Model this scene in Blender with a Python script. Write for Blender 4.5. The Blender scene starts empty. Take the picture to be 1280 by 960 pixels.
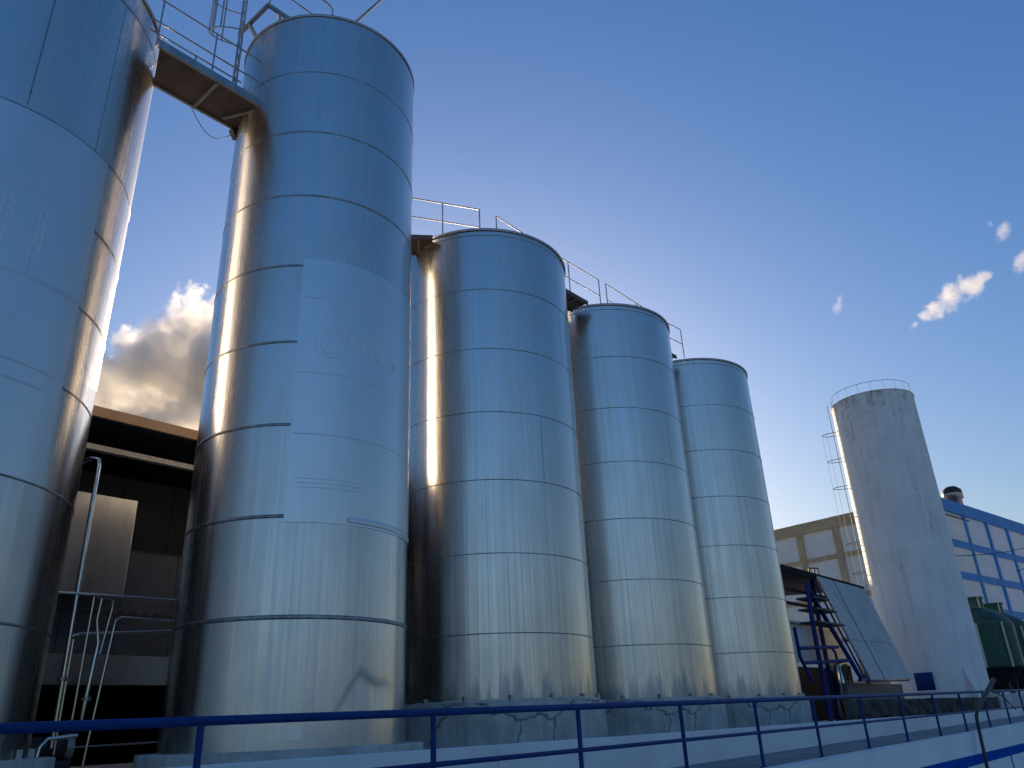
import bpy, bmesh, math, random
from mathutils import Vector, Matrix, noise
R = math.radians
random.seed(7)
C = bpy.context.scene
COL = C.collection

# ------------------------------------------------------------------ camera
# axes: x runs along the row of silos, y goes back from the walkway, z is up
HC = 1.65
A0, PITCH, ROLL, F = R(40.4), R(23.53), R(-2.506), 976.75
u = Vector((math.sin(A0), math.cos(A0), 0)); m = Vector((-math.cos(A0), math.sin(A0), 0))
fw = Vector((0, math.cos(PITCH), math.sin(PITCH))); up0 = Vector((0, -math.sin(PITCH), math.cos(PITCH))); r0 = Vector((1, 0, 0))
rt = r0*math.cos(ROLL) + up0*math.sin(ROLL); up = -r0*math.sin(ROLL) + up0*math.cos(ROLL)
def conv(v): return Vector((v.dot(u), v.dot(m), v.z))
X, Y, Z = conv(rt), conv(up), -conv(fw)
camd = bpy.data.cameras.new('camera'); cam = bpy.data.objects.new('camera', camd); COL.objects.link(cam)
camd.sensor_width = 36; camd.lens = F/1280*36; camd.clip_end = 5000; camd.clip_start = .05
cam.matrix_world = Matrix(((X.x, Y.x, Z.x, 0), (X.y, Y.y, Z.y, 0), (X.z, Y.z, Z.z, HC), (0, 0, 0, 1)))
C.camera = cam

# ------------------------------------------------------------------ light
SUN_AZ, SUN_EL = 45.4, 12.8          # degrees counter-clockwise from +x, degrees up
w = bpy.data.worlds.new('World'); C.world = w; w.use_nodes = True
nt = w.node_tree; bg = nt.nodes['Background']
sky = nt.nodes.new('ShaderNodeTexSky'); sky.sky_type = 'NISHITA'; sky.sun_disc = False
sky.sun_elevation = R(SUN_EL); sky.sun_rotation = R(90-SUN_AZ)
sky.altitude = 0; sky.air_density = 1.5; sky.dust_density = 1.5; sky.ozone_density = 2.0
tint = nt.nodes.new('ShaderNodeMix'); tint.data_type = 'RGBA'; tint.blend_type = 'MULTIPLY'; tint.inputs[0].default_value = 1
sg = nt.nodes.new('ShaderNodeGamma'); sg.inputs[1].default_value = .87; nt.links.new(sky.outputs[0], sg.inputs[0])
nt.links.new(sg.outputs[0], tint.inputs[6]); tint.inputs[7].default_value = (.83, .98, 1.42, 1)      # cool white balance of the sky light
gam = nt.nodes.new('ShaderNodeHueSaturation'); gam.inputs['Saturation'].default_value = 1.24; nt.links.new(tint.outputs[2], gam.inputs['Color'])
nt.links.new(gam.outputs[0], bg.inputs[0]); bg.inputs[1].default_value = .053
sd = bpy.data.lights.new('sun', 'SUN'); sd.energy = 3.1; sd.angle = R(.5); sd.color = (1, .74, .46)
so = bpy.data.objects.new('sun', sd); COL.objects.link(so)
sv = Vector((math.cos(R(SUN_AZ))*math.cos(R(SUN_EL)), math.sin(R(SUN_AZ))*math.cos(R(SUN_EL)), math.sin(R(SUN_EL))))
so.rotation_euler = sv.to_track_quat('Z', 'Y').to_euler()
C.view_settings.view_transform = 'Standard'; C.view_settings.look = 'None'
C.view_settings.exposure = 1.32; C.view_settings.gamma = 1; C.view_settings.use_curve_mapping = False
C.cycles.volume_step_rate = .25; C.cycles.volume_bounces = 4; C.cycles.max_bounces = 10; C.cycles.glossy_bounces = 6
C.cycles.use_denoising = True

# ------------------------------------------------------------------ helpers
def tag(o, label=None, cat=None, group=None, kind=None):
    if label: o['label'] = label
    if cat: o['category'] = cat
    if group: o['group'] = group
    if kind: o['kind'] = kind
    return o
def thing(name, loc, label, cat, group=None, rz=0):
    o = bpy.data.objects.new(name, None); COL.objects.link(o); o.location = loc; o.rotation_euler = (0, 0, rz)
    o.empty_display_size = .3
    return tag(o, label, cat, group)

class MB:
    def __init__(s): s.v = []; s.f = []; s.sm = []
    def add(s, vs, fs, smooth=False):
        n = len(s.v); s.v += [tuple(v) for v in vs]; s.f += [tuple(i+n for i in f) for f in fs]; s.sm += [smooth]*len(fs); return s
    def box(s, x0, x1, y0, y1, z0, z1):
        return s.hexa([(x0, y0, z0), (x1, y0, z0), (x1, y1, z0), (x0, y1, z0)], [(x0, y0, z1), (x1, y0, z1), (x1, y1, z1), (x0, y1, z1)])
    def hexa(s, b, t):
        return s.add(list(b)+list(t), [(3, 2, 1, 0), (4, 5, 6, 7), (0, 1, 5, 4), (1, 2, 6, 5), (2, 3, 7, 6), (3, 0, 4, 7)])
    def prism(s, poly, z0, z1):
        n = len(poly)
        return s.add([(x, y, z0) for x, y in poly]+[(x, y, z1) for x, y in poly],
                     [tuple(range(n-1, -1, -1)), tuple(range(n, 2*n))]+[(i, (i+1) % n, n+(i+1) % n, n+i) for i in range(n)])
    def tube(s, pts, r, n=8, closed=False, caps=True):
        pts = [Vector(p) for p in pts]; k = len(pts); rings = []
        rr = r if isinstance(r, (list, tuple)) else [r]*k
        ref = None
        for i, p in enumerate(pts):
            a = pts[i-1] if (i > 0 or closed) else p
            b = pts[(i+1) % k] if (i < k-1 or closed) else p
            t = (b-a).normalized()
            if ref is None: ref = Vector((0, 0, 1)) if abs(t.z) < .9 else Vector((1, 0, 0))
            sd_ = t.cross(ref)
            if sd_.length < 1e-4: ref = Vector((1, .3, 0)); sd_ = t.cross(ref)
            sd_.normalize(); w_ = sd_.cross(t); ref = w_
            rings.append([p+(sd_*math.cos(2*math.pi*j/n)+w_*math.sin(2*math.pi*j/n))*rr[i] for j in range(n)])
        vs = [q for g in rings for q in g]; fs = []
        for i in range(k if closed else k-1):
            i2 = (i+1) % k
            for j in range(n): fs.append((i*n+j, i*n+(j+1) % n, i2*n+(j+1) % n, i2*n+j))
        s.add(vs, fs, True)
        if caps and not closed:
            s.add(rings[0], [tuple(range(n-1, -1, -1))]); s.add(rings[-1], [tuple(range(n))])
        return s
    def bar(s, p, q, w_, h_):
        p = Vector(p); q = Vector(q); t = (q-p).normalized(); a = t.cross(Vector((0, 0, 1)))
        if a.length < 1e-3: a = Vector((1, 0, 0))
        a.normalize(); b = a.cross(t)
        f = lambda c: [c-a*w_/2-b*h_/2, c+a*w_/2-b*h_/2, c+a*w_/2+b*h_/2, c-a*w_/2+b*h_/2]
        return s.hexa(f(p), f(q))
    def lathe(s, prof, n=96, a0=0, a1=2*math.pi, cx=0, cy=0, smooth=True):
        full = abs(a1-a0-2*math.pi) < 1e-6; cols = n if full else n+1
        vs = []
        for rad, z in prof:
            for j in range(cols):
                t = a0+(a1-a0)*j/n; vs.append((cx+rad*math.cos(t), cy+rad*math.sin(t), z))
        fs = []
        for i in range(len(prof)-1):
            for j in range(n):
                j2 = (j+1) % cols
                fs.append((i*cols+j, i*cols+j2, (i+1)*cols+j2, (i+1)*cols+j))
        return s.add(vs, fs, smooth)
    def build(s, name, mat, parent=None, bevel=0):
        me = bpy.data.meshes.new(name); me.from_pydata(s.v, [], s.f)
        me.polygons.foreach_set('use_smooth', s.sm); me.materials.append(mat); me.update()
        o = bpy.data.objects.new(name, me); COL.objects.link(o)
        if parent: o.parent = parent
        if bevel:
            b = o.modifiers.new('bevel', 'BEVEL'); b.width = bevel; b.segments = 2; b.limit_method = 'ANGLE'
        return o

# ------------------------------------------------------------------ materials
class NT:
    def __init__(s, name):
        s.m = bpy.data.materials.new(name); s.m.use_nodes = True; s.t = s.m.node_tree
        s.b = s.t.nodes['Principled BSDF']
    def n(s, typ, **kw):
        o = s.t.nodes.new('ShaderNode'+typ)
        for k, v in kw.items(): setattr(o, k, v)
        return o
    def l(s, a, b): s.t.links.new(a, b)
    def coord(s, scale=(1, 1, 1), kind='Object', rot=(0, 0, 0)):
        tc = s.n('TexCoord'); mp = s.n('Mapping'); s.l(tc.outputs[kind], mp.inputs[0])
        mp.inputs['Scale'].default_value = scale; mp.inputs['Rotation'].default_value = rot
        return mp.outputs[0]
    def noise(s, vec, scale, detail=4, rough=.55, dist=0):
        o = s.n('TexNoise'); o.inputs['Scale'].default_value = scale; o.inputs['Detail'].default_value = detail
        o.inputs['Roughness'].default_value = rough; o.inputs['Distortion'].default_value = dist
        if vec: s.l(vec, o.inputs['Vector'])
        return o.outputs['Fac']
    def ramp(s, fac, stops):
        o = s.n('ValToRGB'); e = o.color_ramp.elements
        while len(e) < len(stops): e.new(.5)
        for i, (p, c) in enumerate(stops):
            e[i].position = p; e[i].color = (c, c, c, 1) if isinstance(c, (int, float)) else (*c, 1)
        s.l(fac, o.inputs[0]); return o.outputs[0]
    def mix(s, fac, a, b, mode='MIX'):
        o = s.n('Mix', data_type='RGBA', blend_type=mode)
        for i, v in ((0, fac), (6, a), (7, b)):
            if isinstance(v, (int, float)): o.inputs[i].default_value = v if i == 0 else (v, v, v, 1)
            elif isinstance(v, tuple): o.inputs[i].default_value = (*v, 1)
            else: s.l(v, o.inputs[i])
        return o.outputs[2]
    def math(s, op, a, b=0, clamp=False):
        o = s.n('Math', operation=op, use_clamp=clamp)
        for i, v in ((0, a), (1, b)):
            if isinstance(v, (int, float)): o.inputs[i].default_value = v
            else: s.l(v, o.inputs[i])
        return o.outputs[0]
    def bump(s, h, strength=.2, dist=.02, prev=None):
        o = s.n('Bump'); o.inputs['Strength'].default_value = strength; o.inputs['Distance'].default_value = dist
        s.l(h, o.inputs['Height'])
        if prev: s.l(prev, o.inputs['Normal'])
        return o.outputs[0]
    def set(s, **kw):
        for k, v in kw.items():
            k = k.replace('_', ' ')
            i = s.b.inputs[k]
            if isinstance(v, (int, float)): i.default_value = v
            elif isinstance(v, tuple): i.default_value = (*v, 1) if len(v) == 3 and i.type == 'RGBA' else v
            else: s.l(v, i)
        return s

def steel(name, col, rough, streak, aniso=.75, wave=.25, dirt=0., zbase=0., ztop=1.):
    """rolled stainless sheet: brushed round the tank, stained by rain running down it"""
    k = NT(name)
    oi = k.n('ObjectInfo'); tc = k.n('TexCoord')
    off = k.n('VectorMath', operation='SCALE'); off.inputs[0].default_value = (17, 31, 11); k.l(oi.outputs['Random'], off.inputs['Scale'])
    ad = k.n('VectorMath', operation='ADD'); k.l(tc.outputs['Object'], ad.inputs[0]); k.l(off.outputs[0], ad.inputs[1])
    def mp(sc):
        o = k.n('Mapping'); o.inputs['Scale'].default_value = sc; k.l(ad.outputs[0], o.inputs[0]); return o.outputs[0]
    fine = k.noise(mp((1, 1, .006)), 26, 2, .55)
    runs = k.noise(mp((1, 1, .02)), 7, 4, .6)
    patch = k.noise(mp((1, 1, .6)), 1.2, 5, .6, .4)
    st = k.ramp(k.math('ADD', k.math('MULTIPLY', fine, .55), k.math('MULTIPLY', runs, .45)), [(.38, 0), (.66, 1)])
    c1 = k.mix(k.math('MULTIPLY', st, streak), col, tuple(x*.62 for x in col))
    c2 = k.mix(k.math('MULTIPLY', k.ramp(patch, [(.42, 0), (.72, 1)]), .35), c1, tuple(x*y for x, y in zip(col, (.80, .79, .74))))
    if dirt:
        sx = k.n('SeparateXYZ'); k.l(tc.outputs['Object'], sx.inputs[0])
        drip = k.noise(mp((1, 1, .08)), 3.2, 5, .7)
        hgt = k.math('SUBTRACT', k.math('ADD', k.math('MULTIPLY', drip, 2.6), zbase-.72), sx.outputs[2])
        dm = k.ramp(hgt, [(.0, 0), (.35, 1)])
        c2 = k.mix(k.math('MULTIPLY', dm, dirt), c2, (.20, .19, .17))
    k.set(Base_Color=c2, Metallic=1.0)
    rr = k.math('ADD', k.math('MULTIPLY', st, .10), k.math('ADD', k.math('MULTIPLY', patch, .12), rough-.06))
    if dirt: rr = k.math('ADD', rr, k.math('MULTIPLY', dm, .12))
    k.set(Roughness=rr, Anisotropic=aniso)
    tg = k.n('Tangent', direction_type='RADIAL', axis='Z'); k.l(tg.outputs[0], k.b.inputs['Tangent'])
    k.b.inputs['Anisotropic Rotation'].default_value = .25
    wv = k.noise(mp((1, 1, .55)), .9, 2, .5)
    b1 = k.bump(wv, wave, .05)
    b2 = k.bump(fine, .03, .004, b1)
    k.l(b2, k.b.inputs['Normal'])
    return k.m
def plain(name, col, rough=.5, metal=0., var=.25, scale=3., bump=.1, vz=1., spec=.5):
    k = NT(name); v = k.coord((1, 1, vz)); f = k.noise(v, scale, 6, .65)
    c = k.mix(k.ramp(f, [(.3, 0), (.7, 1)]), tuple(x*(1-var) for x in col), tuple(min(1, x*(1+var*.6)) for x in col))
    g = k.noise(v, scale*12, 4)
    k.set(Base_Color=c, Metallic=metal, Roughness=k.math('ADD', k.math('MULTIPLY', f, .2), rough-.1))
    k.b.inputs['Specular IOR Level'].default_value = spec
    k.l(k.bump(g, bump, .01), k.b.inputs['Normal']); return k.m
def concrete(name, col, cracks=True, stain=.5):
    k = NT(name); v = k.coord()
    f = k.noise(v, 1.6, 7, .7); d = k.noise(k.coord((1, 1, .12)), 5, 5, .65)
    c = k.mix(k.ramp(f, [(.3, 0), (.7, 1)]), tuple(x*.62 for x in col), tuple(x*1.2 for x in col))
    c = k.mix(k.math('MULTIPLY', k.ramp(d, [(.48, 0), (.72, 1)]), stain), c, tuple(x*.38 for x in col))
    sp = k.noise(v, 22, 3, .6)
    c = k.mix(k.ramp(sp, [(.60, 0), (.70, .5)]), c, tuple(x*.45 for x in col))
    h = k.noise(v, 9, 6, .7)
    if cracks:
        vo = k.n('TexVoronoi', feature='DISTANCE_TO_EDGE'); vo.inputs['Scale'].default_value = .45
        wv = k.n('VectorMath', operation='ADD'); nz = k.n('TexNoise'); nz.inputs['Scale'].default_value = 2.2; nz.inputs['Detail'].default_value = 6
        k.l(v, nz.inputs['Vector']); k.l(v, wv.inputs[0])
        sc = k.n('VectorMath', operation='SCALE'); sc.inputs['Scale'].default_value = .5; k.l(nz.outputs['Color'], sc.inputs[0]); k.l(sc.outputs[0], wv.inputs[1])
        k.l(wv.outputs[0], vo.inputs['Vector'])
        cr = k.ramp(vo.outputs['Distance'], [(.0, 1), (.012, 0)])
        c = k.mix(k.math('MULTIPLY', cr, .85), c, (.03, .03, .03))
    k.set(Base_Color=c, Roughness=.9); k.l(k.bump(h, .35, .02), k.b.inputs['Normal']); return k.m
def painted_wall(name, col, stain=(.25, .22, .18), amt=.5):
    k = NT(name); v = k.coord()
    f = k.noise(v, .8, 6, .65); d = k.noise(k.coord((1, 1, .07)), 6, 5, .7); s = k.noise(v, 14, 5, .7)
    c = k.mix(k.ramp(f, [(.35, 0), (.7, 1)]), tuple(x*.86 for x in col), col)
    c = k.mix(k.math('MULTIPLY', k.ramp(d, [(.52, 0), (.74, 1)]), amt*.6), c, stain)
    c = k.mix(k.math('MULTIPLY', k.ramp(s, [(.62, 0), (.72, 1)]), amt*.5), c, tuple(x*.8 for x in stain))
    k.set(Base_Color=c, Roughness=.75); k.l(k.bump(s, .15, .01), k.b.inputs['Normal']); return k.m

M = {}
SC = (.66, .645, .63)
M['steel_a'] = steel('brushed_steel', SC, .24, .07, .65, .05)
M['steel_b'] = steel('streaked_steel', (.66, .645, .63), .23, .38, .5, .12, .42, -.2)
M['steel_roof'] = steel('steel_roof', (.5, .5, .5), .4, .3, 0, .2)
M['seam'] = plain('weld_seam', (.36, .355, .34), .45, 1., .5, 6)
def film():
    k = NT('vinyl_film'); v = k.coord((1, 1, .35)); f = k.noise(v, 1.3, 5, .6); g = k.noise(k.coord((1, 1, .03)), 24, 3)
    c = k.mix(k.ramp(f, [(.3, 0), (.7, 1)]), (.66, .68, .69), (.72, .74, .75))
    k.set(Base_Color=c, Metallic=.82, Roughness=k.math('ADD', k.math('MULTIPLY', g, .10), .30), Anisotropic=.0)
    k.l(k.bump(f, .12, .03), k.b.inputs['Normal']); return k.m
M['film'] = film()
M['ghost'] = plain('ghost_lettering', (.88, .90, .92), .5, .35, .05, 3)
M['film_edge'] = plain('film_fold', (.64, .70, .74), .4, .7, .1)
M['galv'] = plain('galvanised_steel', (.42, .43, .44), .42, .85, .25, 8)
M['pipe'] = plain('polished_pipe', (.66, .65, .62), .22, 1., .1, 5, .03)
M['dark_steel'] = plain('dark_steel', (.055, .05, .05), .6, .3, .4, 5)
M['dull'] = plain('dull_steel', (.22, .215, .20), .7, 0, .2, 6)
M['pale_paint'] = plain('pale_wall_paint', (.62, .64, .66), .8, 0, .2, 2)
M['rust_plate'] = plain('brown_deck_plate', (.13, .10, .085), .6, .3, .4, 3)
M['blue'] = plain('blue_paint', (.004, .036, .17), .5, 0, .25, 6, .05, 1., .2)
M['blue_matte'] = plain('blue_wall_paint', (.006, .09, .42), .95, 0, .2, 4, .05, 1., .02)
M['navy'] = plain('navy_paint', (.008, .022, .15), .55, 0, .3, 6, .05, 1., .2)
M['conc'] = concrete('plinth_concrete', (.50, .50, .48))
M['conc_l'] = concrete('pale_concrete', (.55, .54, .51), False, .35)
M['white'] = painted_wall('white_wall_paint', (.88, .88, .88), amt=.2)
M['walk'] = concrete('walkway_concrete', (.30, .30, .295), False, .4)
M['ground'] = concrete('yard_concrete', (.50, .49, .475), False, .25)
M['fascia'] = plain('tan_fascia', (.36, .24, .15), .6, .1, .2, 2)
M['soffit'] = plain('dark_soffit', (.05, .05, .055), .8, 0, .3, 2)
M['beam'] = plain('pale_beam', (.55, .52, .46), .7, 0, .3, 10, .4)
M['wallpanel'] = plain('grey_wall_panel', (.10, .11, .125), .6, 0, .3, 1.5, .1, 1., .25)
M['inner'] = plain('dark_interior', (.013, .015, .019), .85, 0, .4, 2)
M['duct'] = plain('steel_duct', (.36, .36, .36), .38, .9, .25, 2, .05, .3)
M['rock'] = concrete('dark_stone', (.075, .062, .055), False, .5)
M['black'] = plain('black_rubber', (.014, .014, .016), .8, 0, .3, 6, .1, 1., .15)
M['awn'] = plain('corrugated_sheet', (.52, .53, .53), .55, .15, .2, 2, .05, .2)

# ================================================================== SETTING
tag(MB().box(-400, 600, -400, 600, -.5, 0).build('ground', M['ground']), kind='structure')
SL = .0085                                    # the walkway climbs gently to the right
def zw(x): return .93+SL*x
def sheet(x0, x1, y0, y1, f0, f1, mb=None):   # slab with sloping top
    mb = mb or MB()
    return mb.hexa([(x0, y0, f0(x0)), (x1, y0, f0(x1)), (x1, y1, f0(x1)), (x0, y1, f0(x0))],
                   [(x0, y0, f1(x0)), (x1, y0, f1(x1)), (x1, y1, f1(x1)), (x0, y1, f1(x0))])
sheet(-12, 62, 4.86, 6.30, lambda x: .004, zw).build('walkway', M['walk'])['kind'] = 'structure'
tag(MB().box(-14, 62, 6.52, 17.0, .004, 1.26).build('tank_yard_floor', M['conc_l']), kind='structure')

# ------------------------------------------------------------------ front wall with blue band
fwall = thing('retaining_wall', (0, 4.74, 0), 'low white painted retaining wall with a blue band, under the sloping walkway', 'wall')
sheet(-12, 62, -.12, .118, lambda x: .004, lambda x: zw(x)+.012).build('wall_body', M['white'], fwall)
sheet(-12, 62, -.124, -.121, lambda x: .50+SL*x*.3-.03, lambda x: .655+SL*x*.3-.0).build('blue_band', M['blue_matte'], fwall)
for i in range(14):
    x = 2.6+4.0*i+.05
    MB().box(x, x+.12, -.124, -.121, .01, .472+SL*x*.3).build('blue_stripe', M['blue_matte'], fwall)
kw = thing('kerb_wall', (0, 6.41, 0), 'white painted kerb wall running between the walkway and the silo plinths', 'wall')
jb = MB()
xs = [-12, -3.4, 2.1, 6.9, 8.45, 13.2, 18.7, 24.1, 30.2, 37.5, 46, 62]
for a, b in zip(xs, xs[1:]): jb.box(a+.004, b-.004, -.11, .11, .5, 1.452)
jb.build('wall_body', M['white'], kw, .008)

# ------------------------------------------------------------------ blue railing
rail = thing('blue_railing', (0, 4.93, 0), 'blue tubular steel railing along the outer edge of the walkway', 'railing')
def zr(x): return 1.723+.0088*x
def zm(x): return 1.345+.0067*x+.012
MB().tube([(x, 0, zr(x)) for x in range(-8, 60, 2)], .030, 10).build('top_rail', M['blue'], rail)
MB().tube([(x, 0, zm(x)) for x in range(-8, 60, 2)], .021, 10).build('mid_rail', M['blue'], rail)
for x in (-5.2, -3.2, -1.25, .72, 2.685, 4.651, 6.561, 8.496, 10.409, 12.352, 14.383, 16.455, 18.614, 20.72, 22.95, 25.2, 27.3, 29.5, 31.7, 34, 36.3, 38.6, 41, 43.3):
    z0 = zw(x)+.002
    MB().tube([(x, 0, z0), (x, 0, zr(x)-.02)], .023, 8).tube([(x, 0, z0), (x, 0, z0+.012)], .055, 10).build('post', M['blue'], rail)

# ================================================================== SILOS
def seam_ring(r, z, h=.022, n=128):
    return MB().lathe([(r-.002, z-h/2-.004), (r+.007, z-h/2), (r+.009, z), (r+.007, z+h/2), (r-.002, z+h/2+.004)], n)
def shell_mesh(r, z0, z1, n=160, rows=40, dent=None, wob=.004, seed=0):
    mb = MB(); prof = [(r, z0+(z1-z0)*i/rows) for i in range(rows+1)]; mb.lathe(prof, n)
    vs = []
    for x, y, z in mb.v:
        t = math.atan2(y, x); d = wob*noise.noise(Vector((2.2*math.cos(t)+seed, 2.2*math.sin(t), z*.55)))*1.5
        if dent: d += dent(t, z)
        k = (r+d)/r; vs.append((x*k, y*k, z))
    mb.v = vs; return mb
def silo(cx, cy, zb, zt, r, seams, mat, label, group=None, rows=40, n=160, dent=None, cap=True, vseam=True, seed=0):
    t = thing('steel_silo', (cx, cy, zb), label, 'silo', group)
    shell_mesh(r, 0, zt-zb, n, rows, dent, seed=seed).build('shell', mat, t)
    h = zt-zb
    for i in range(16):
        a = 2*math.pi*i/16+.1; c_, s_ = math.cos(a), math.sin(a)
        MB().bar(((r+.03)*c_, (r+.03)*s_, .0), ((r+.03)*c_, (r+.03)*s_, .11), .07, .05).build('anchor_lug', M['galv'], t)
    MB().lathe([(r+.012, h-.055), (r+.030, h-.05), (r+.034, h), (r+.02, h+.014), (r*.6, h+.16), (.05, h+.30), (0.0, h+.30)], 128).build('roof', M['steel_roof'], t)
    if cap: seam_ring(r, h-.17, .012).build('rim_bead', M['seam'], t)
    for z in seams: seam_ring(r, z-zb, .014 if r < 2.2 else .03).build('weld_seam', M['seam'], t)
    lv = [0]+sorted(z-zb for z in seams)+[h-.06]
    if vseam:
        for i, (a, b) in enumerate(zip(lv, lv[1:])):
            for q in range(1):
                th = R(-175+ (i*97+q*171+seed*40) % 170)
                MB().lathe([(r+.0035, a+.02), (r+.0035, b-.02)], 1, th, th+.0032).build('upright_seam', M['seam'], t)
    return t
S1 = (2.19, 13.15); R1 = 2.29; S2 = (7.705, 11.497); R2 = 1.834
ROW = [(12.666, 11.629), (17.678, 11.60), (22.732, 11.58)]; R3 = 2.10

def dent2(t, z):     # a buckled fold low on the second silo, facing the walkway
    s = (t-math.atan2(9.663-S2[1], 7.685-S2[0]))*R2; z += 1.46
    hc = 2.36-1.5*(math.sqrt(s*s+.0049)-.07) if s < 0 else 2.36-.27*s-.06*math.sin(min(s, .5)*6.28)
    e = hc-z; fall = math.exp(-(s/.40)**2) if s < 0 else math.exp(-(s/.62)**4)
    if e > 0: d = -math.exp(-(e/.30)**2)
    else: d = -math.exp(-(e/.10)**2)
    return .015*d*fall
def dent_top(t, z): return 0

s1 = silo(S1[0], S1[1], 1.5, 13.86, R1, [13.31, 10.13, 8.86, 7.52, 6.24, 4.79, 3.03], M['steel_a'],
          'wide stainless steel silo at the left edge, cut off by the frame', 'steel silos', 60, 160, seed=1, cap=False)
def shell2():
    t = thing('steel_silo', (S2[0], S2[1], 1.46), 'tallest stainless steel silo, with a big faded sticker panel and a low dent', 'silo', 'steel silos')
    mb = MB(); zs = [i*.03 for i in range(0, 60)]+[1.8+(13.55-1.8)*i/50 for i in range(51)]
    ths = [R(-180)+R(360)*i/128 for i in range(0, 20)]+[R(-180)+R(360)*20/128+(R(360)*52/128)*i/230 for i in range(230)]+[R(-180)+R(360)*i/128 for i in range(72, 128)]
    N = len(ths); vs = []; fs = []
    for z in zs:
        for th in ths:
            d = .006*noise.noise(Vector((2.2*math.cos(th)+9, 2.2*math.sin(th), z*.5)))+dent2(th, z)
            vs.append(((R2+d)*math.cos(th), (R2+d)*math.sin(th), z))
    for i in range(len(zs)-1):
        for j in range(N):
            j2 = (j+1) % N; fs.append((i*N+j, i*N+j2, (i+1)*N+j2, (i+1)*N+j))
    mb.add(vs, fs, True).build('shell', M['steel_a'], t)
    h = 13.55
    MB().lathe([(R2+.010, h-.05), (R2+.022, h-.045), (R2+.025, h), (R2+.01, h+.012), (R2*.6, h+.16), (.05, h+.3), (0, h+.3)], 128).build('roof', M['steel_roof'], t)
    for z, hh in ((13.48, .012), (12.0, .025), (10.54, .03), (9.06, .035), (7.59, .04), (6.13, .045), (4.66, .05), (3.19, .06)):
        seam_ring(R2, z-1.46, hh).build('weld_seam', M['seam'], t)
    MB().lathe([(R2+.012, .0), (R2+.012, .36)], 128).lathe([(R2+.012, .36), (R2+.0, .364)], 128).build('skirt_band', M['steel_a'], t)
    return t
s2 = shell2()
GR = 'identical streaked silos'
LB = ['streaked steel silo right beside the tallest one, bright orange sun streak down its left side',
      'fourth silo in the row, streaked steel, between the orange-lit one and the farthest one',
      'farthest and smallest looking silo of the row, next to the shed with the slanted sheets']
for i, (x, y) in enumerate(ROW):
    silo(x, y, 2.03, 12.15, R3, [10.55, 9.08, 7.62, 6.16, 4.69, 3.21], M['steel_b'], LB[i], GR, 40, 160, seed=3+i*2)

# sticker film and ghost lettering
def arc(cx, cy, px_, py_): return math.atan2(py_-cy, px_-cx)
def film_sheet(par, r, z0, z1, a0, a1, name='sticker_film'):
    mb = MB().lathe([(r+.012, z0), (r+.012, z1)], 60, a0, a1)
    mb.lathe([(r+.001, z0), (r+.012, z0)], 60, a0, a1, smooth=False).lathe([(r+.012, z1), (r+.001, z1)], 60, a0, a1, smooth=False)
    for a in (a0, a1):
        c_, s_ = math.cos(a), math.sin(a); mb.add([(q*c_, q*s_, z) for q, z in ((r, z0), (r+.012, z0), (r+.012, z1), (r, z1))], [(0, 1, 2, 3)])
    return mb.build(name, M['film'], par)
t0 = arc(*S2, 6.483, 10.13)
film_sheet(s2, R2, 4.57-1.46, 9.20-1.46, t0, t0+R(112))
def bent_text(par, body, r, th, z, size, shear=.25, squash=1., bev=.009, rot=0, name='ghost_lettering'):
    cu = bpy.data.curves.new(name, 'FONT'); cu.body = body; cu.size = size; cu.shear = shear; cu.fill_mode = 'NONE'
    cu.bevel_depth = bev; cu.bevel_resolution = 1; cu.resolution_u = 5
    tmp = bpy.data.objects.new(name, cu); COL.objects.link(tmp)
    dg = bpy.context.evaluated_depsgraph_get(); dg.update()
    me = bpy.data.meshes.new_from_object(tmp.evaluated_get(dg)); COL.objects.unlink(tmp); bpy.data.objects.remove(tmp)
    cs, sn = math.cos(rot), math.sin(rot)
    for v in me.vertices:
        x, y, d = v.co; x *= squash; x, y = x*cs-y*sn, x*sn+y*cs
        t = th+x/r; rr = r+d*.45; v.co = (rr*math.cos(t), rr*math.sin(t), z+y)
    me.materials.clear(); me.materials.append(M['ghost'])
    for p in me.polygons: p.use_smooth = True
    o = bpy.data.objects.new(name, me); COL.objects.link(o); o.parent = par; return o
tx = arc(*S2, 6.64, 10.0)
bent_text(s2, 'C', R2+.013, tx, 7.36-1.46, .78, .2)
bent_text(s2, 'remy', R2+.013, tx+.48/R2, 7.46-1.46, .52, .3, .9, rot=.26)
bent_text(s2, 'Now', R2+.013, arc(*S2, 7.62, 9.665), 7.40-1.46, .34, .3, .95, rot=.08)
for k, z in enumerate((8.43, 7.04, 5.98)):
    MB().lathe([(R2+.010, z-1.46-.012), (R2+.020, z-1.46), (R2+.010, z-1.46+.012)], 60, t0+.02, t0+R(108)).build('film_wrinkle', M['film_edge'], s2)
for k in range(3):
    z = 5.25-k*.07-1.46
    MB().lathe([(R2+.0125, z-.006), (R2+.015, z), (R2+.0125, z+.006)], 30, t0+.05+.02*k, t0+R(38)).build('film_wrinkle', M['film_edge'], s2)
MB().lathe([(R2+.0125, 4.60-1.46), (R2+.03, 4.64-1.46), (R2+.0125, 4.70-1.46)], 40, t0+R(30), t0+R(86)).build('film_wrinkle', M['film_edge'], s2)
MB().box(-.11, .11, -.004, .006, -.09, .09).build('name_plate', M['film'], s2)
o = [c for c in s2.children if c.name.startswith('name_plate')][0]
th = arc(*S2, 6.75, 9.92); o.location = ((R2+.0185)*math.cos(th), (R2+.0185)*math.sin(th), .20); o.rotation_euler = (0, 0, th+math.pi/2)
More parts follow.
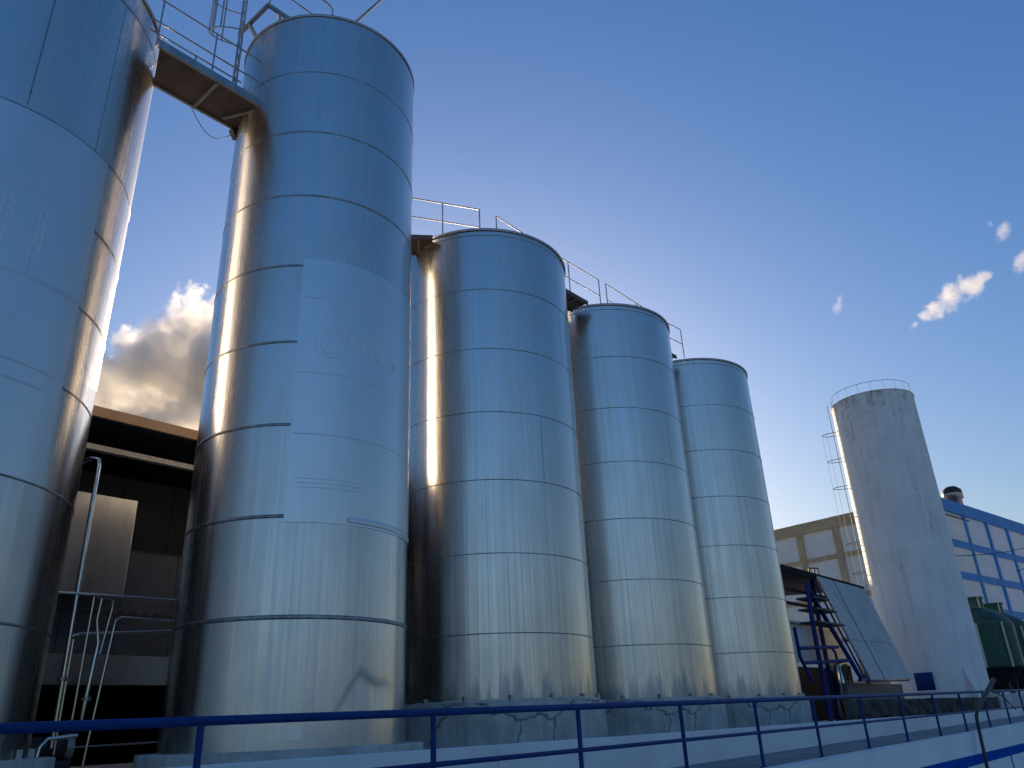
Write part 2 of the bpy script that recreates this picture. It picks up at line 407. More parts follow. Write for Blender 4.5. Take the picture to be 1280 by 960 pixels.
# left silo: old film, wrinkles, letter outline
b0 = arc(*S1, 3.452, 11.239)
film_sheet(s1, R1, 4.80-1.5, 10.12-1.5, b0-R(100), b0+R(1))
l0 = arc(*S1, 2.10, 10.862)
bent_text(s1, 'N', R1+.013, l0, 7.86-1.5, 1.15, 0, .8, .012)
for z, aa, bb in ((8.86, -100, -2), (7.52, -60, -1), (6.30, -100, -4), (6.05, -100, -8)):
    MB().lathe([(R1+.011, z-1.5-.014), (R1+.022, z-1.5), (R1+.011, z-1.5+.014)], 60, b0+R(aa), b0+R(bb)).build('film_wrinkle', M['film_edge'], s1)
MB().lathe([(R1+.0155, 7.56-1.5), (R1+.0155, 8.13-1.5)], 20, arc(*S1, 2.66, 10.909), arc(*S1, 3.467, 11.249)).build('film_patch', M['film'], s1)
th = arc(*S1, 2.15, 10.86); MB().lathe([(R1+.004, 10.2-1.5), (R1+.004, 13.28-1.5)], 1, th, th+.01).build('upright_seam', M['seam'], s1)

# ------------------------------------------------------------------ plinths
def plinth(name_label, pts, z0, z1, mat, group=None, loc=(0, 0, 0)):
    mb = MB().prism(pts, z0, z1); o = mb.build('concrete_plinth', mat, None, .02); o.location = loc
    return tag(o, name_label, 'plinth', group)
def circ(r, n, off=0, ecc=1): return [(r*math.cos(2*math.pi*i/n+off), r*math.sin(2*math.pi*i/n+off)*ecc) for i in range(n)]
plinth('thin concrete plinth with faceted edge under the tallest silo', circ(2.16, 16, .2), 1.262, 1.46, M['conc_l'], None, (S2[0], S2[1], 0))
plinth('low concrete plinth under the wide silo cut off by the left edge', circ(2.62, 24, .1), 1.262, 1.50, M['conc_l'], None, (S1[0], S1[1], 0))
PL = ['cracked round concrete plinth under the orange-streaked silo', 'stained round concrete plinth under the fourth silo', 'stained round concrete plinth under the farthest silo of the row']
for i, (x, y) in enumerate(ROW):
    o = plinth(PL[i], circ(2.25, 96), 1.262, 2.028, M['conc'], 'round concrete plinths', (x, y, 0))
    # mortar bed squeezed out under the shell
    mb = MB(); pr = []
    for j in range(120):
        t = 2*math.pi*j/120; rr = R3+.035+.03*noise.noise(Vector((4*math.cos(t), 4*math.sin(t), i*7.)))
        pr.append((rr*math.cos(t), rr*math.sin(t), 2.045+.03*noise.noise(Vector((7*math.cos(t)+3, 7*math.sin(t), i*3.)))))
    mb.tube(pr, .035, 6, True).build('mortar_bed', M['conc_l'], o)

# ------------------------------------------------------------------ catwalk between the two big silos
cw = thing('steel_catwalk', (0, 0, 0), 'steel catwalk with brown underside bridging the two biggest silos', 'catwalk')
z0 = 12.965
dk = MB().hexa([(3.93, 11.25, z0), (5.96, 11.25, z0), (6.00, 12.12, z0), (4.24, 12.12, z0)], [(3.93, 11.25, z0+.05), (5.96, 11.25, z0+.05), (6.0, 12.12, z0+.05), (4.24, 12.12, z0+.05)])
dk.build('deck', M['rust_plate'], cw)
MB().box(3.90, 5.98, 11.19, 11.245, z0-.03, z0+.14).build('side_beam', M['galv'], cw)
MB().box(4.2, 6.02, 12.125, 12.18, z0-.03, z0+.14).build('side_beam', M['galv'], cw)
for x in (5.02,): MB().box(x, x+.06, 11.25, 12.12, z0-.05, z0-.002).build('cross_member', M['galv'], cw)
MB().bar((5.6, 12.0, z0-.04), (5.93, 11.3, z0-.04), .05, .05).build('cross_member', M['galv'], cw)
MB().bar((5.90, 12.15, z0-.16), (6.1, 12.15, z0-.02), .12, .2).build('bracket', M['dark_steel'], cw)
RZ = (14.06, 13.52, 13.25)
for z, xe in zip(RZ, (5.86, 5.86, 5.5)): MB().tube([(3.7, 11.22, z-.03), (xe, 11.22, z)], .016, 8).build('handrail', M['galv'], cw)
for x, zt in ((3.86, 14.05), (4.9, 14.06), (5.90, 14.07), (4.57, 13.25)): MB().tube([(x, 11.22, z0), (x, 11.22, zt)], .017, 8).build('rail_post', M['galv'], cw)
for z in RZ[:2]: MB().tube([(4.1, 12.15, z), (6.0, 12.15, z)], .016, 8).build('handrail', M['galv'], cw)
MB().tube([(5.04+.95*i/12, 12.2, z0-.02-.42*math.sin(math.pi*i/12)) for i in range(13)], .007, 6).build('hanging_cable', M['dark_steel'], cw)

# caged ladder going up from the catwalk to the roof of the tall silo
ld = thing('caged_ladder', (5.47, 11.55, 0), 'galvanised caged ladder rising from the catwalk up to the tallest silo top', 'ladder')
for dx, dy in ((-.10, -.25), (.14, .12)): MB().tube([(dx, dy, 13.02), (dx, dy, 16.6)], .022, 8).build('stile', M['galv'], ld)
for i in range(12): MB().tube([(-.10, -.25, 13.2+.3*i), (.14, .12, 13.2+.3*i)], .011, 6).build('rung', M['galv'], ld)
for z in (14.62, 15.5, 16.3):
    MB().tube([(-.10-.38*math.sin(t)-.0, -.25+.0+.37*t/math.pi+.10*math.sin(t)*0, z) if False else (.02-.12*math.cos(t)-.52*math.sin(t), -.065-.185*math.cos(t)+.30*math.sin(t), z) for t in [math.pi*i/14 for i in range(15)]], .014, 6).build('cage_hoop', M['galv'], ld)
for i in (3, 5, 7, 9, 11):
    t = math.pi*i/14; x, y = .02-.12*math.cos(t)-.52*math.sin(t), -.065-.185*math.cos(t)+.30*math.sin(t)
    MB().bar((x, y, 14.62), (x, y, 16.6), .03, .008).build('cage_strap', M['galv'], ld)
# guard rails on the tall silo roof
gd = thing('roof_guard_rail', (0, 0, 0), 'steel guard rails and landing frame on top of the tallest silo', 'railing')
MB().bar((5.70, 12.0, 15.28), (5.71, 10.93, 15.28), .07, .07).build('landing_bar', M['galv'], gd)
MB().bar((5.71, 10.93, 15.28), (6.9, 10.9, 15.28), .07, .07).build('landing_bar', M['galv'], gd)
MB().bar((5.95, 10.93, 15.25), (6.02, 10.93, 14.9), .06, .06).build('landing_post', M['galv'], gd)
MB().bar((5.70, 11.6, 15.25), (5.9, 11.6, 15.0), .06, .06).build('landing_post', M['galv'], gd)
MB().tube([(4.9, 10.5, 15.94), (6.85, 10.5, 15.92), (6.95, 10.5, 15.86), (6.95, 10.5, 15.0)], .018, 8).build('handrail', M['galv'], gd)
MB().tube([(5.2, 10.5, 15.3), (6.95, 10.5, 15.32)], .015, 8).build('handrail', M['galv'], gd)
MB().tube([(5.7, 10.95, 15.25), (5.7, 10.5, 15.6), (5.7, 10.5, 15.94)], .016, 8).build('rail_post', M['galv'], gd)
MB().tube([(7.55, 10.7, 15.05), (7.55, 10.7, 15.9), (7.55, 10.62, 15.97), (7.56, 8.9, 15.97)], .028, 8).build('overhead_bar', M['galv'], gd)

# ------------------------------------------------------------------ catwalks on the row
def row_walk(label, pts, zt, posts, deck=None, back=None, grp='roof catwalk rails on the row'):
    t = thing('roof_catwalk', (0, 0, 0), label, 'catwalk', grp)
    for dz, r in ((0, .016), (-.52, .014)):
        MB().tube([(x, y, zt+dz) for x, y in pts], r, 6).build('handrail', M['galv'], t)
    for x, y in posts: MB().tube([(x, y, 12.1), (x, y, zt)], .017, 6).build('rail_post', M['galv'], t)
    if deck:
        MB().prism(deck, 12.0, 12.05).build('deck', M['rust_plate'], t)
        q = [Vector((x, y, 12.0)) for x, y in deck]
        for a, b in ((q[0], q[1]), (q[3], q[2])):
            o_ = (q[0]-q[3]).normalized()*(.02 if a is q[0] else -.02); MB().bar(a+o_, b+o_, .03, .12).build('side_beam', M['rust_plate'], t)
        for i in range(1, 4): MB().bar(q[0].lerp(q[1], i/4)-Vector((0, 0, .022)), q[3].lerp(q[2], i/4)-Vector((0, 0, .022)), .04, .04).build('cross_member', M['galv'], t)
    if back:
        x0, x1, y = back
        for z in (zt-.02, zt-.52): MB().tube([(x0, y, z), (x1, y, z)], .014, 6).build('handrail', M['galv'], t)
        n = 3
        for i in range(n): xx = x0+(x1-x0)*i/(n-1); MB().tube([(xx, y, 12.1), (xx, y, zt)], .015, 6).build('rail_post', M['galv'], t)
    return t
row_walk('handrail set at an angle, on the orange-streaked silo nearest the tallest one', [(9.3, 11.85), (10.12, 11.40), (11.52, 10.60)], 13.1, [(10.72, 11.05), (11.52, 10.60), (9.5, 11.75)], [(9.5, 11.96), (10.45, 11.10), (10.85, 11.55), (9.9, 12.4)], None)
row_walk('catwalk and handrail between the orange-streaked silo and the fourth silo', [(12.0, 10.49), (14.7, 10.52), (16.28, 10.47)], 13.1, [(12.0, 10.49), (13.3, 10.5), (16.28, 10.47), (14.9, 10.5)], [(13.7, 10.42), (15.5, 10.40), (15.5, 10.9), (13.7, 10.9)], (13.2, 16.2, 11.45))
row_walk('catwalk and handrail between the fourth silo and the farthest one', [(16.6, 10.45), (20.07, 10.45), (20.71, 10.40)], 13.1, [(16.6, 10.45), (18.2, 10.44), (20.71, 10.40)], [(18.7, 10.50), (20.3, 10.48), (20.3, 10.9), (18.7, 10.9)], (18.2, 20.7, 11.45))

# ================================================================== SHED BEHIND THE SILOS
sh = thing('process_shed', (0, 0, 0), 'dark open fronted process shed with tan roof fascia behind the two biggest silos', 'building')
MB().hexa([(-16, 15.5, 7.52), (29.5, 15.5, 7.52), (29.5, 27, 7.9), (-16, 27, 7.9)], [(-16, 15.5, 7.60), (29.5, 15.5, 7.60), (29.5, 27, 8.0), (-16, 27, 8.0)]).build('roof', M['soffit'], sh)
MB().box(-16, 29.5, 15.42, 15.497, 7.53, 7.74).build('fascia', M['fascia'], sh)
MB().box(-16, 29.5, 15.9, 16.05, 7.02, 7.13).build('gutter_beam', M['beam'], sh)
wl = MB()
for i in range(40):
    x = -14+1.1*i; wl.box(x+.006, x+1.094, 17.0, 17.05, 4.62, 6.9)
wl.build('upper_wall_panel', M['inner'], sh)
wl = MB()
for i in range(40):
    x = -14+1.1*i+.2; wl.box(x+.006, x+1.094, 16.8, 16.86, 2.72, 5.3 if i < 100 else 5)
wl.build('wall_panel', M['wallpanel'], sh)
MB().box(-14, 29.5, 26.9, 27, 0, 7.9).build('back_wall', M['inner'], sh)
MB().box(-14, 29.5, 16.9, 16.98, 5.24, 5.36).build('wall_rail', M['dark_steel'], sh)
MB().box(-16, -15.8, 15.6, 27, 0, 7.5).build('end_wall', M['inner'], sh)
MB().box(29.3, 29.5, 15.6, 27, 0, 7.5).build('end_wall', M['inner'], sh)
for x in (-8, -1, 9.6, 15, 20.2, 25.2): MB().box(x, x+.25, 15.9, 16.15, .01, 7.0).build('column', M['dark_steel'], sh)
# corrugated trim below the panel
cg = MB(); pts = []
for i in range(120):
    x = 4.5+i*.035; pts.append((x, 4.02+.035*math.sin(i*.9)))
n = len(pts); cg.add([(x, 16.5, 4.02-.0+(z-4.02)) for x, z in pts]+[(x, 16.5, 3.96) for x, z in pts]+[(x, 16.55, z) for x, z in pts]+[(x, 16.55, 3.96) for x, z in pts],
       [(i, i+1, n+i+1, n+i) for i in range(n-1)]+[(i, 2*n+i, 2*n+i+1, i+1) for i in range(n-1)]).build('corrugated_trim', M['dark_steel'], sh)
MB().box(5.0, 8.4, 16.4, 16.7, 2.66, 3.2).build('lower_panel', M['duct'], sh)
du = tag(MB().box(5.2, 6.88, 16.2, 16.45, 4.30, 6.22).build('steel_duct', M['duct'], None, .01), 'plain stainless steel cabinet panel hung behind the upright pipes between the two biggest silos', 'duct')

# pipework between the silos
pg = 'stainless pipes between the two biggest silos'
def pipe(pts, r, label, fl=()):
    t = tag(MB().tube(pts, r, 10).build('steel_pipe', M['pipe']), label, 'pipe', pg)
    rf = max(r) if isinstance(r, list) else r
    for p in fl: MB().tube([(p[0], p[1], p[2]-.03), (p[0], p[1], p[2]+.03)], rf*1.9, 10).build('flange', M['galv'], t)
Y0 = 14
pipe([(5.0, Y0+1.2, 6.27), (5.10, Y0+.2, 6.27), (5.17, Y0+.03, 6.22), (5.18, Y0, 6.1), (5.20, Y0, 3.2), (5.215, Y0, 1.6)], .038, 'tallest upright steel pipe with curved top, between the two biggest silos', [(5.2, Y0, 2.6)])
pipe([(5.28, Y0+.05, 3.2), (5.285, Y0+.05, 1.5)], .024, 'thin short upright pipe touching the tallest upright pipe', [(5.285, Y0+.05, 2.6)])
pipe([(5.47, Y0, 3.88), (5.45, Y0, 1.9)], .02, 'thin upright pipe hanging from the horizontal pipe, second from the tall one')
pipe([(5.60, Y0, 3.87), (5.58, Y0+.01, 3.5), (5.66, Y0+.01, 3.15), (5.64, Y0, 2.9), (5.60, Y0, 2.2), (5.59, Y0, 1.9)], [.022, .022, .03, .04, .04, .024], 'upright pipe that widens below a kink, in the middle of the pipe group', [(5.61, Y0, 2.3)])
pipe([(5.52, Y0+.02, 3.88), (5.74, Y0+.02, 3.88), (5.80, Y0+.02, 3.83), (5.80, Y0+.02, 3.7), (5.72, Y0+.02, 3.0), (5.70, Y0+.02, 2.98)], .02, 'upright pipe with a bend at its top, joining the kinked pipe')
pipe([(7.4, Y0-.05, 3.56), (5.95, Y0-.05, 3.58), (5.86, Y0-.05, 3.52), (5.85, Y0-.05, 3.4), (5.72, Y0-.05, 1.62), (5.70, Y0-.05, 1.3)], .022, 'upright pipe nearest the tallest silo, bending at the top towards it', [(5.74, Y0-.05, 1.9)])
pipe([(4.4, Y0-.02, 3.90), (7.4, Y0-.02, 3.93)], .028, 'long horizontal pipe crossing above the group of upright pipes')
pipe([(5.24, Y0+.15, 3.1), (5.27, Y0+.15, 3.25), (5.4, Y0+.15, 3.3), (7.4, Y0+.15, 3.46)], .026, 'dark lower horizontal pipe leading behind the tallest silo')
pipe([(4.72, 13.2, 1.3), (4.76, 13.2, 1.62), (4.85, 13.2, 1.73), (5.25, 13.2, 1.76)], .03, 'short elbow pipe near the ground beside the wide left silo')
pipe([(5.6, 14.3, 1.60), (7.2, 14.3, 1.62)], .014, 'thin low horizontal rod near the ground between the two biggest silos')
vm = tag(MB().bar((4.35, 14.6, 4.75), (4.9, 14.6, 4.85), .09, .07).bar((4.35, 14.6, 4.60), (4.9, 14.6, 4.72), .07, .07).bar((4.4, 14.5, 4.72), (4.62, 14.5, 4.86), .05, .05).build('valve_bracket', M['dark_steel']), 'dark zigzag bracket sticking out from behind the wide left silo', 'bracket')
pb = thing('pump_unit', (5.2, 14.2, 1.262), 'dark pump and valve block at the foot of the upright pipes', 'pump')
MB().box(-.35, .35, -.2, .2, 0, .16).build('base', M['dark_steel'], pb, .02)
MB().tube([(-.3, 0, .34), (.25, 0, .34)], .17, 14).build('motor', M['dark_steel'], pb)
MB().tube([(.25, 0, .34), (.36, 0, .34)], .21, 14).build('pump_head', M['galv'], pb)

# ================================================================== RIGHT SHED, STAIR, AWNING
s3 = thing('lean_to_shed', (0, 0, 0), 'dark open lean-to shed with black roof edge between the farthest silo and the white tank', 'building')
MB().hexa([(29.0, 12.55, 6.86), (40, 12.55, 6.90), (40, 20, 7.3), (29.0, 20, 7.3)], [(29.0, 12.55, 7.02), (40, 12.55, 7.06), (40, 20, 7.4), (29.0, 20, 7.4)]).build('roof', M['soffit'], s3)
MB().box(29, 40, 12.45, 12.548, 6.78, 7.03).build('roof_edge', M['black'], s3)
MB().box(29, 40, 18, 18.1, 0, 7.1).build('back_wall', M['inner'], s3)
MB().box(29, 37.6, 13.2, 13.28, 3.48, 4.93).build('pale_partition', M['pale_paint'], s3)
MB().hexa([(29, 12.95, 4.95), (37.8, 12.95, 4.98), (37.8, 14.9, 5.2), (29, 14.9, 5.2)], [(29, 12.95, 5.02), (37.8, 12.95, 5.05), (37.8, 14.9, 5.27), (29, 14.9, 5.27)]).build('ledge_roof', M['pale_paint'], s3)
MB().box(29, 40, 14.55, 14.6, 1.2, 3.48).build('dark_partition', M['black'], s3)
for x in (29.6, 34.2, 38.7): MB().box(x, x+.14, 12.7, 12.84, 1.26, 6.85).build('column', M['navy'], s3)
for z, d in ((6.3, 13.2), (5.8, 13.4)): MB().box(29, 40, d, d+.08, z, z+.12).build('purlin', M['dark_steel'], s3)
aw = thing('corrugated_awning', (0, 0, 0), 'slanted grey corrugated sheets leaning from the lean-to roof down beside the white tank', 'awning')
def awn():
    T0, T1, B0, B1 = Vector((33.70, 12.45, 6.82)), Vector((39.6, 12.45, 6.80)), Vector((33.4, 11.0, 2.63)), Vector((38.62, 11.0, 2.73))
    mb = MB(); N = 176; vs = []
    nrm = (T1-T0).cross(B0-T0).normalized()
    if nrm.y > 0: nrm = -nrm
    for v_ in (0, .62, .62, 1):
        for i in range(N+1):
            q = i/N; p = T0.lerp(T1, q).lerp(B0.lerp(B1, q), v_)
            ph = (i % 8)/8; h = .14 if ph < .7 else .0
            vs.append(p+nrm*(h+.01*(1-v_)))
    fs = []
    for j in (0, 2):
        for i in range(N): fs.append((j*(N+1)+i, j*(N+1)+i+1, (j+1)*(N+1)+i+1, (j+1)*(N+1)+i))
    mb.add(vs, fs); o = mb.build('corrugated_sheet', M['awn'], aw)
    so_ = o.modifiers.new('solid', 'SOLIDIFY'); so_.thickness = .012
    jn = MB()
    for q in (.30,):
        a = T0.lerp(T1, q)+nrm*.165; b = B0.lerp(B1, q)+nrm*.165; jn.bar(a, b, .04, .012)
    for i in range(14):
        q = .03+i*.068; jn.bar(T0.lerp(B0, .63).lerp(T1.lerp(B1, .63), q)+nrm*.165, T0.lerp(B0, .63).lerp(T1.lerp(B1, .63), q+.035)+nrm*.165, .03, .01)
    jn.build('lap_joint', M['dark_steel'], aw)
    MB().bar(T0.lerp(B0, .62)-nrm*.03, T1.lerp(B1, .62)-nrm*.03, .06, .06).bar(B0-nrm*.04, B1-nrm*.04, .08, .05).build('support_rail', M['navy'], aw)
    for a, b in ((T0, B0), (T1, B1)): MB().bar(a-nrm*.06, b-nrm*.06, .07, .05).build('support_rafter', M['navy'], aw)
awn()
st = thing('blue_stair', (0, 0, 0), 'dark blue steel A-shaped stair frame in front of the lean-to shed', 'stair')
MB().tube([(29.0, 11, 6.0), (28.87, 11, 4.67), (28.86, 11, 3.1), (28.85, 11, 1.28)], .085, 8).build('upright_leg', M['navy'], st)
MB().tube([(29.05, 11, 5.75), (30.91, 11, 4.19), (32.72, 11, 2.70)], .085, 8).build('slanted_leg', M['navy'], st)
MB().bar((32.5, 11, 2.66), (33.4, 11, 2.72), .16, .10).build('foot_bracket', M['blue'], st)
for i, z in enumerate((5.45, 5.05, 4.6)):
    MB().box(29.0, 29.2+(6.0-z)*1.3+.5, 10.8, 11.5, z-.04, z+.02).build('tread', M['dark_steel'], st)
MB().tube([(27.3, 11, 3.62), (30.86, 11, 3.80)], .06, 8).build('cross_bar', M['navy'], st)
MB().tube([(27.37, 11, 3.15), (31.84, 11, 3.36)], .06, 8).build('cross_bar', M['navy'], st)
MB().tube([(30.2, 11, 3.76), (30.5, 11, 3.6), (30.55, 11, 3.26)], .05, 8).build('strut', M['navy'], st)
MB().tube([(27.15, 11, 4.3), (27.2, 11, 3.34), (27.86, 11, 2.58)], .06, 8).build('diagonal_brace', M['navy'], st)
dr = thing('steel_drum', (34.9, 12.55, 1.262), 'shiny ribbed steel drum standing inside the lean-to shed', 'drum')
pf = []
MB().lathe([(0, 0), (.42, 0)]+[(.42, 2.1), (.3, 2.2), (0, 2.2)], 40).build('drum_body', M['pipe'], dr)
for i in range(9):
    t = R(180+20*i); MB().tube([(.43*math.cos(t), .43*math.sin(t), .05), (.43*math.cos(t), .43*math.sin(t), 2.05)], .022, 6).build('rib', M['dark_steel'], dr)
lw = tag(MB().box(32.4, 39.2, 11.5, 11.7, 1.262, 2.6).build('low_wall', M['wallpanel'], None, .02), 'low grey-blue wall below the slanted corrugated sheets', 'wall')
pfm = thing('roof_pipe_frame', (35.9, 13.2, 7.1), 'small rusty pipe frame on the lean-to roof edge', 'frame')
for a, b in (((-.6, 0, .05), (-.5, 0, .42)), ((-.5, 0, .42), (.5, 0, .52)), ((.5, 0, .52), (.55, 0, -.02)), ((.05, 0, .48), (.05, 0, .0)), ((-.9, .2, .2), (.3, .2, .3))):
    MB().tube([a, b], .035, 6).build('frame_tube', M['rust_plate'], pfm)
def tarp(name, loc, s, seed, label):
    bm = bmesh.new(); bmesh.ops.create_icosphere(bm, subdivisions=4, radius=1)
    for v in bm.verts:
        d = 1+.35*noise.noise(v.co*1.7+Vector((seed, 0, 0)))+.12*noise.noise(v.co*5+Vector((seed, 3, 0)))
        v.co = Vector((v.co.x*s[0], v.co.y*s[1], max(v.co.z, -.5)*s[2]))*d
    me = bpy.data.meshes.new(name); bm.to_mesh(me); bm.free(); me.materials.append(M['white'])
    o = bpy.data.objects.new(name, me); COL.objects.link(o); o.location = loc; return tag(o, label, 'tarpaulin')
tarp('crumpled_tarpaulin', (33.2, 14.0, 7.30), (1.1, .5, .38), 3, 'crumpled white tarpaulin lying on the lean-to roof beside the farthest silo')
tarp('crumpled_tarpaulin', (40.6, 12.7, 6.2), (.35, .3, .5), 8, 'white bundle under the lean-to roof, touching the side of the white tank')

# ================================================================== WHITE TANK
WX, WY, WR, WB, WT = 46.52, 11.83, 2.25, 1.9, 18.10
def tank_mat():
    k = NT('weathered_white_tank'); v = k.coord(); sx = k.n('SeparateXYZ'); k.l(v, sx.inputs[0])
    f = k.noise(v, .55, 7, .65, .3); d = k.noise(k.coord((1, 1, .10)), 2.6, 6, .7); s = k.noise(v, 3.2, 6, .72); fl = k.noise(k.coord((1, 1, .6)), 5, 5, .7)
    c = k.mix(k.ramp(f, [(.3, 0), (.7, 1)]), (.68, .67, .65), (.82, .815, .80))
    c = k.mix(k.math('MULTIPLY', k.ramp(d, [(.5, 0), (.7, 1)]), .35), c, (.38, .34, .28))
    top = k.n('MapRange'); top.inputs['From Min'].default_value = 8.0; top.inputs['From Max'].default_value = 16.2; k.l(sx.outputs[2], top.inputs['Value'])
    tp = k.math('POWER', top.outputs[0], 3.0, True)
    g = k.math('ADD', k.math('MULTIPLY', d, .5), k.math('MULTIPLY', s, .5))
    sp = k.ramp(k.math('ADD', g, k.math('MULTIPLY', tp, .10)), [(.58, 0), (.70, 1)])
    c = k.mix(k.math('MULTIPLY', sp, .75), c, (.16, .14, .12))
    sp2 = k.ramp(k.math('ADD', fl, k.math('MULTIPLY', tp, .12)), [(.67, 0), (.74, 1)])
    c = k.mix(k.math('MULTIPLY', sp2, .5), c, (.25, .21, .17))
    k.set(Base_Color=c, Roughness=.7); k.l(k.bump(s, .2, .03), k.b.inputs['Normal']); return k.m
M['tank'] = tank_mat()
tk = thing('white_tank', (WX, WY, WB), 'tall weathered white cylindrical tank standing apart from the steel silos', 'tank')
H = WT-WB
MB().lathe([(WR+.01, 0)]+[(WR, H*i/30) for i in range(1, 31)], 128).build('tank_body', M['tank'], tk)
MB().lathe([(WR+.0, H-.03), (WR+.05, H), (WR+.03, H+.04), (WR*.5, H+.25), (0, H+.32)], 96).build('roof', M['tank'], tk)
rg = MB(); rg.tube([(WR*.97*math.cos(2*math.pi*i/48), WR*.97*math.sin(2*math.pi*i/48), H+.62) for i in range(48)], .014, 6, True).build('top_guard_rail', M['dull'], tk)
for i in range(20):
    t = 2*math.pi*i/20; MB().tube([(WR*.97*math.cos(t), WR*.97*math.sin(t), H), (WR*.97*math.cos(t), WR*.97*math.sin(t), H+.62)], .010, 5).build('guard_post', M['dull'], tk)
# gusset plate, sign
for deg in (-134, 46): 
    t = R(deg); c_, s_ = math.cos(t), math.sin(t); n_ = Vector((-s_, c_, 0))*.03
    P = [Vector((WR*c_, WR*s_, -.6)), Vector(((WR+1.05)*c_, (WR+1.05)*s_, -.6)), Vector((WR*c_, WR*s_, 1.5))]
    MB().add([p-n_ for p in P]+[p+n_ for p in P], [(0, 1, 2), (5, 4, 3), (0, 3, 4, 1), (1, 4, 5, 2), (2, 5, 3, 0)]).build('gusset_plate', M['tank'], tk)
ts = R(180-1.5); MB().lathe([(WR+.02, 2.37-WB), (WR+.05, 2.375-WB), (WR+.05, 3.18-WB), (WR+.02, 3.185-WB)], 10, ts-.19, ts+.19).build('blue_placard', M['navy'] if 0 else M['blue'], tk)
# ladder with safety cage
ta = R(108); c_, s_ = math.cos(ta), math.sin(ta); tg = Vector((-s_, c_, 0)); rd = Vector((c_, s_, 0))
def tl(r_, x_, z_): v = rd*(WR+r_)+tg*x_; return (v.x, v.y, z_)
for x_ in (-.22, .22): MB().tube([tl(.18, x_, 2.5), tl(.18, x_, H+.25)], .022, 6).build('ladder_stile', M['dull'], tk)
for i in range(44): MB().tube([tl(.18, -.22, 2.7+.32*i), tl(.18, .22, 2.7+.32*i)], .016, 5).build('ladder_rung', M['dull'], tk)
for i in range(8):
    z_ = 3.4+1.62*i
    hp = [tl(.18+.62*math.sin(q), -.36*math.cos(q), z_) for q in [math.pi*j/12 for j in range(13)]]
    MB().tube([tl(0, -.36, z_)]+hp+[tl(0, .36, z_)], .02, 6).build('cage_hoop', M['dull'], tk)
for q in (.2, .5, .8):
    q *= math.pi; MB().tube([tl(.18+.62*math.sin(q), -.36*math.cos(q), 3.4), tl(.18+.62*math.sin(q), -.36*math.cos(q), 3.4+1.62*7)], .009, 5).build('cage_strap', M['dull'], tk)
plinth('concrete base ring under the tall white tank', circ(3.3, 8, .3), 1.262, 1.895, M['conc_l'], None, (WX, WY, 0))
# dark stone wall and pale pier by the railing
sw = MB(); NX, NZ = 180, 10
def rocky(x, z):
    q = Vector((x*1.3, 0, z*1.9)); c_ = noise.voronoi(q)[0]; e = c_[1]-c_[0]
    return .06*noise.noise(Vector((x*3.1, 2, z*3.1)))-.09*math.exp(-(e/.10)**2)
for j in range(NZ+1):
    for i in range(NX+1):
        x = 18.6+14.4*i/NX; t = j/NZ; top = 1.85+.04*noise.noise(Vector((x*1.1, 5, 0)))
        z = 1.262+(top-1.262)*t; sw.v.append((x, 6.60-rocky(x, z), z))
for j in range(NZ+1, NZ+2):
    for i in range(NX+1): x = 18.6+14.4*i/NX; sw.v.append((x, 6.95, 1.85))
for j in range(NZ+1):
    for i in range(NX): k = j*(NX+1)+i; sw.f.append((k, k+1, k+NX+2, k+NX+1)); sw.sm.append(False)
tag(sw.build('stone_wall', M['rock']), 'low dark rough stone wall behind the kerb wall, below the white tank', 'wall')
tag(MB().box(33.1, 37.6, 6.60, 7.1, 1.262, 1.97).build('concrete_pier', M['conc_l'], None, .03), 'pale rough concrete block at the end of the dark stone wall', 'block')

# ================================================================== GREEN COOLING TOWERS
def green_mat():
    k = NT('green_fibreglass'); f = k.noise(k.coord((1, 1, .12)), 3.5, 5, .65); g = k.noise(k.coord(), 1, 4)
    c = k.mix(k.ramp(f, [(.3, 0), (.7, 1)]), (.03, .10, .07), (.055, .16, .11)); c = k.mix(k.math('MULTIPLY', g, .3), c, (.06, .10, .08))
    k.set(Base_Color=c, Roughness=.5); k.l(k.bump(g, .2, .03), k.b.inputs['Normal']); return k.m
M['green'] = green_mat(); M['green_d'] = plain('dark_green_fibreglass', (.018, .06, .045), .5, 0, .3, 3)
M['rib'] = plain('pale_rib_paint', (.50, .50, .42), .5, 0, .2, 5)
def tower(loc, label):
    t = thing('cooling_tower', loc, label, 'cooling tower', 'green cooling towers')
    MB().lathe([(1.66, 1.45), (1.78, 1.5), (1.76, 3.85), (1.80, 3.87), (1.80, 3.95)], 48).build('body', M['green'], t)
    MB().lathe([(1.80, 3.95), (1.70, 4.15), (1.30, 4.52), (.84, 4.78), (.64, 4.85)], 48).build('shoulder', M['green_d'], t)
    MB().lathe([(.64, 4.85), (.62, 5.38), (.70, 5.40), (.70, 5.50), (.56, 5.50), (.56, 5.2), (0, 5.2)], 40).build('fan_stack', M['green'], t)
    MB().lathe([(0, .35), (.8, .35), (1.3, .75), (1.68, 1.4), (1.83, 1.42), (1.83, 1.52), (1.68, 1.53)], 48).build('basin', M['black'], t)
    for i in range(8):
        a = 2*math.pi*i/8+.18; c_, s_ = math.cos(a), math.sin(a)
        MB().bar((1.82*c_, 1.82*s_, 1.5), (1.82*c_, 1.82*s_, 3.92), .13, .09).build('rib', M['rib'], t)
        MB().tube([(1.2*c_, 1.2*s_, -.95), (1.2*c_, 1.2*s_, .75)], .07, 6).build('leg', M['dark_steel'], t)
    MB().bar((.68*math.cos(-2.3), .68*math.sin(-2.3), 4.85), (.68*math.cos(-2.3), .68*math.sin(-2.3), 5.48), .08, .08).build('ladder_rail', M['rib'], t)
def az_pt(az, d): t = R(40.4-az); return (d*math.cos(t), d*math.sin(t))
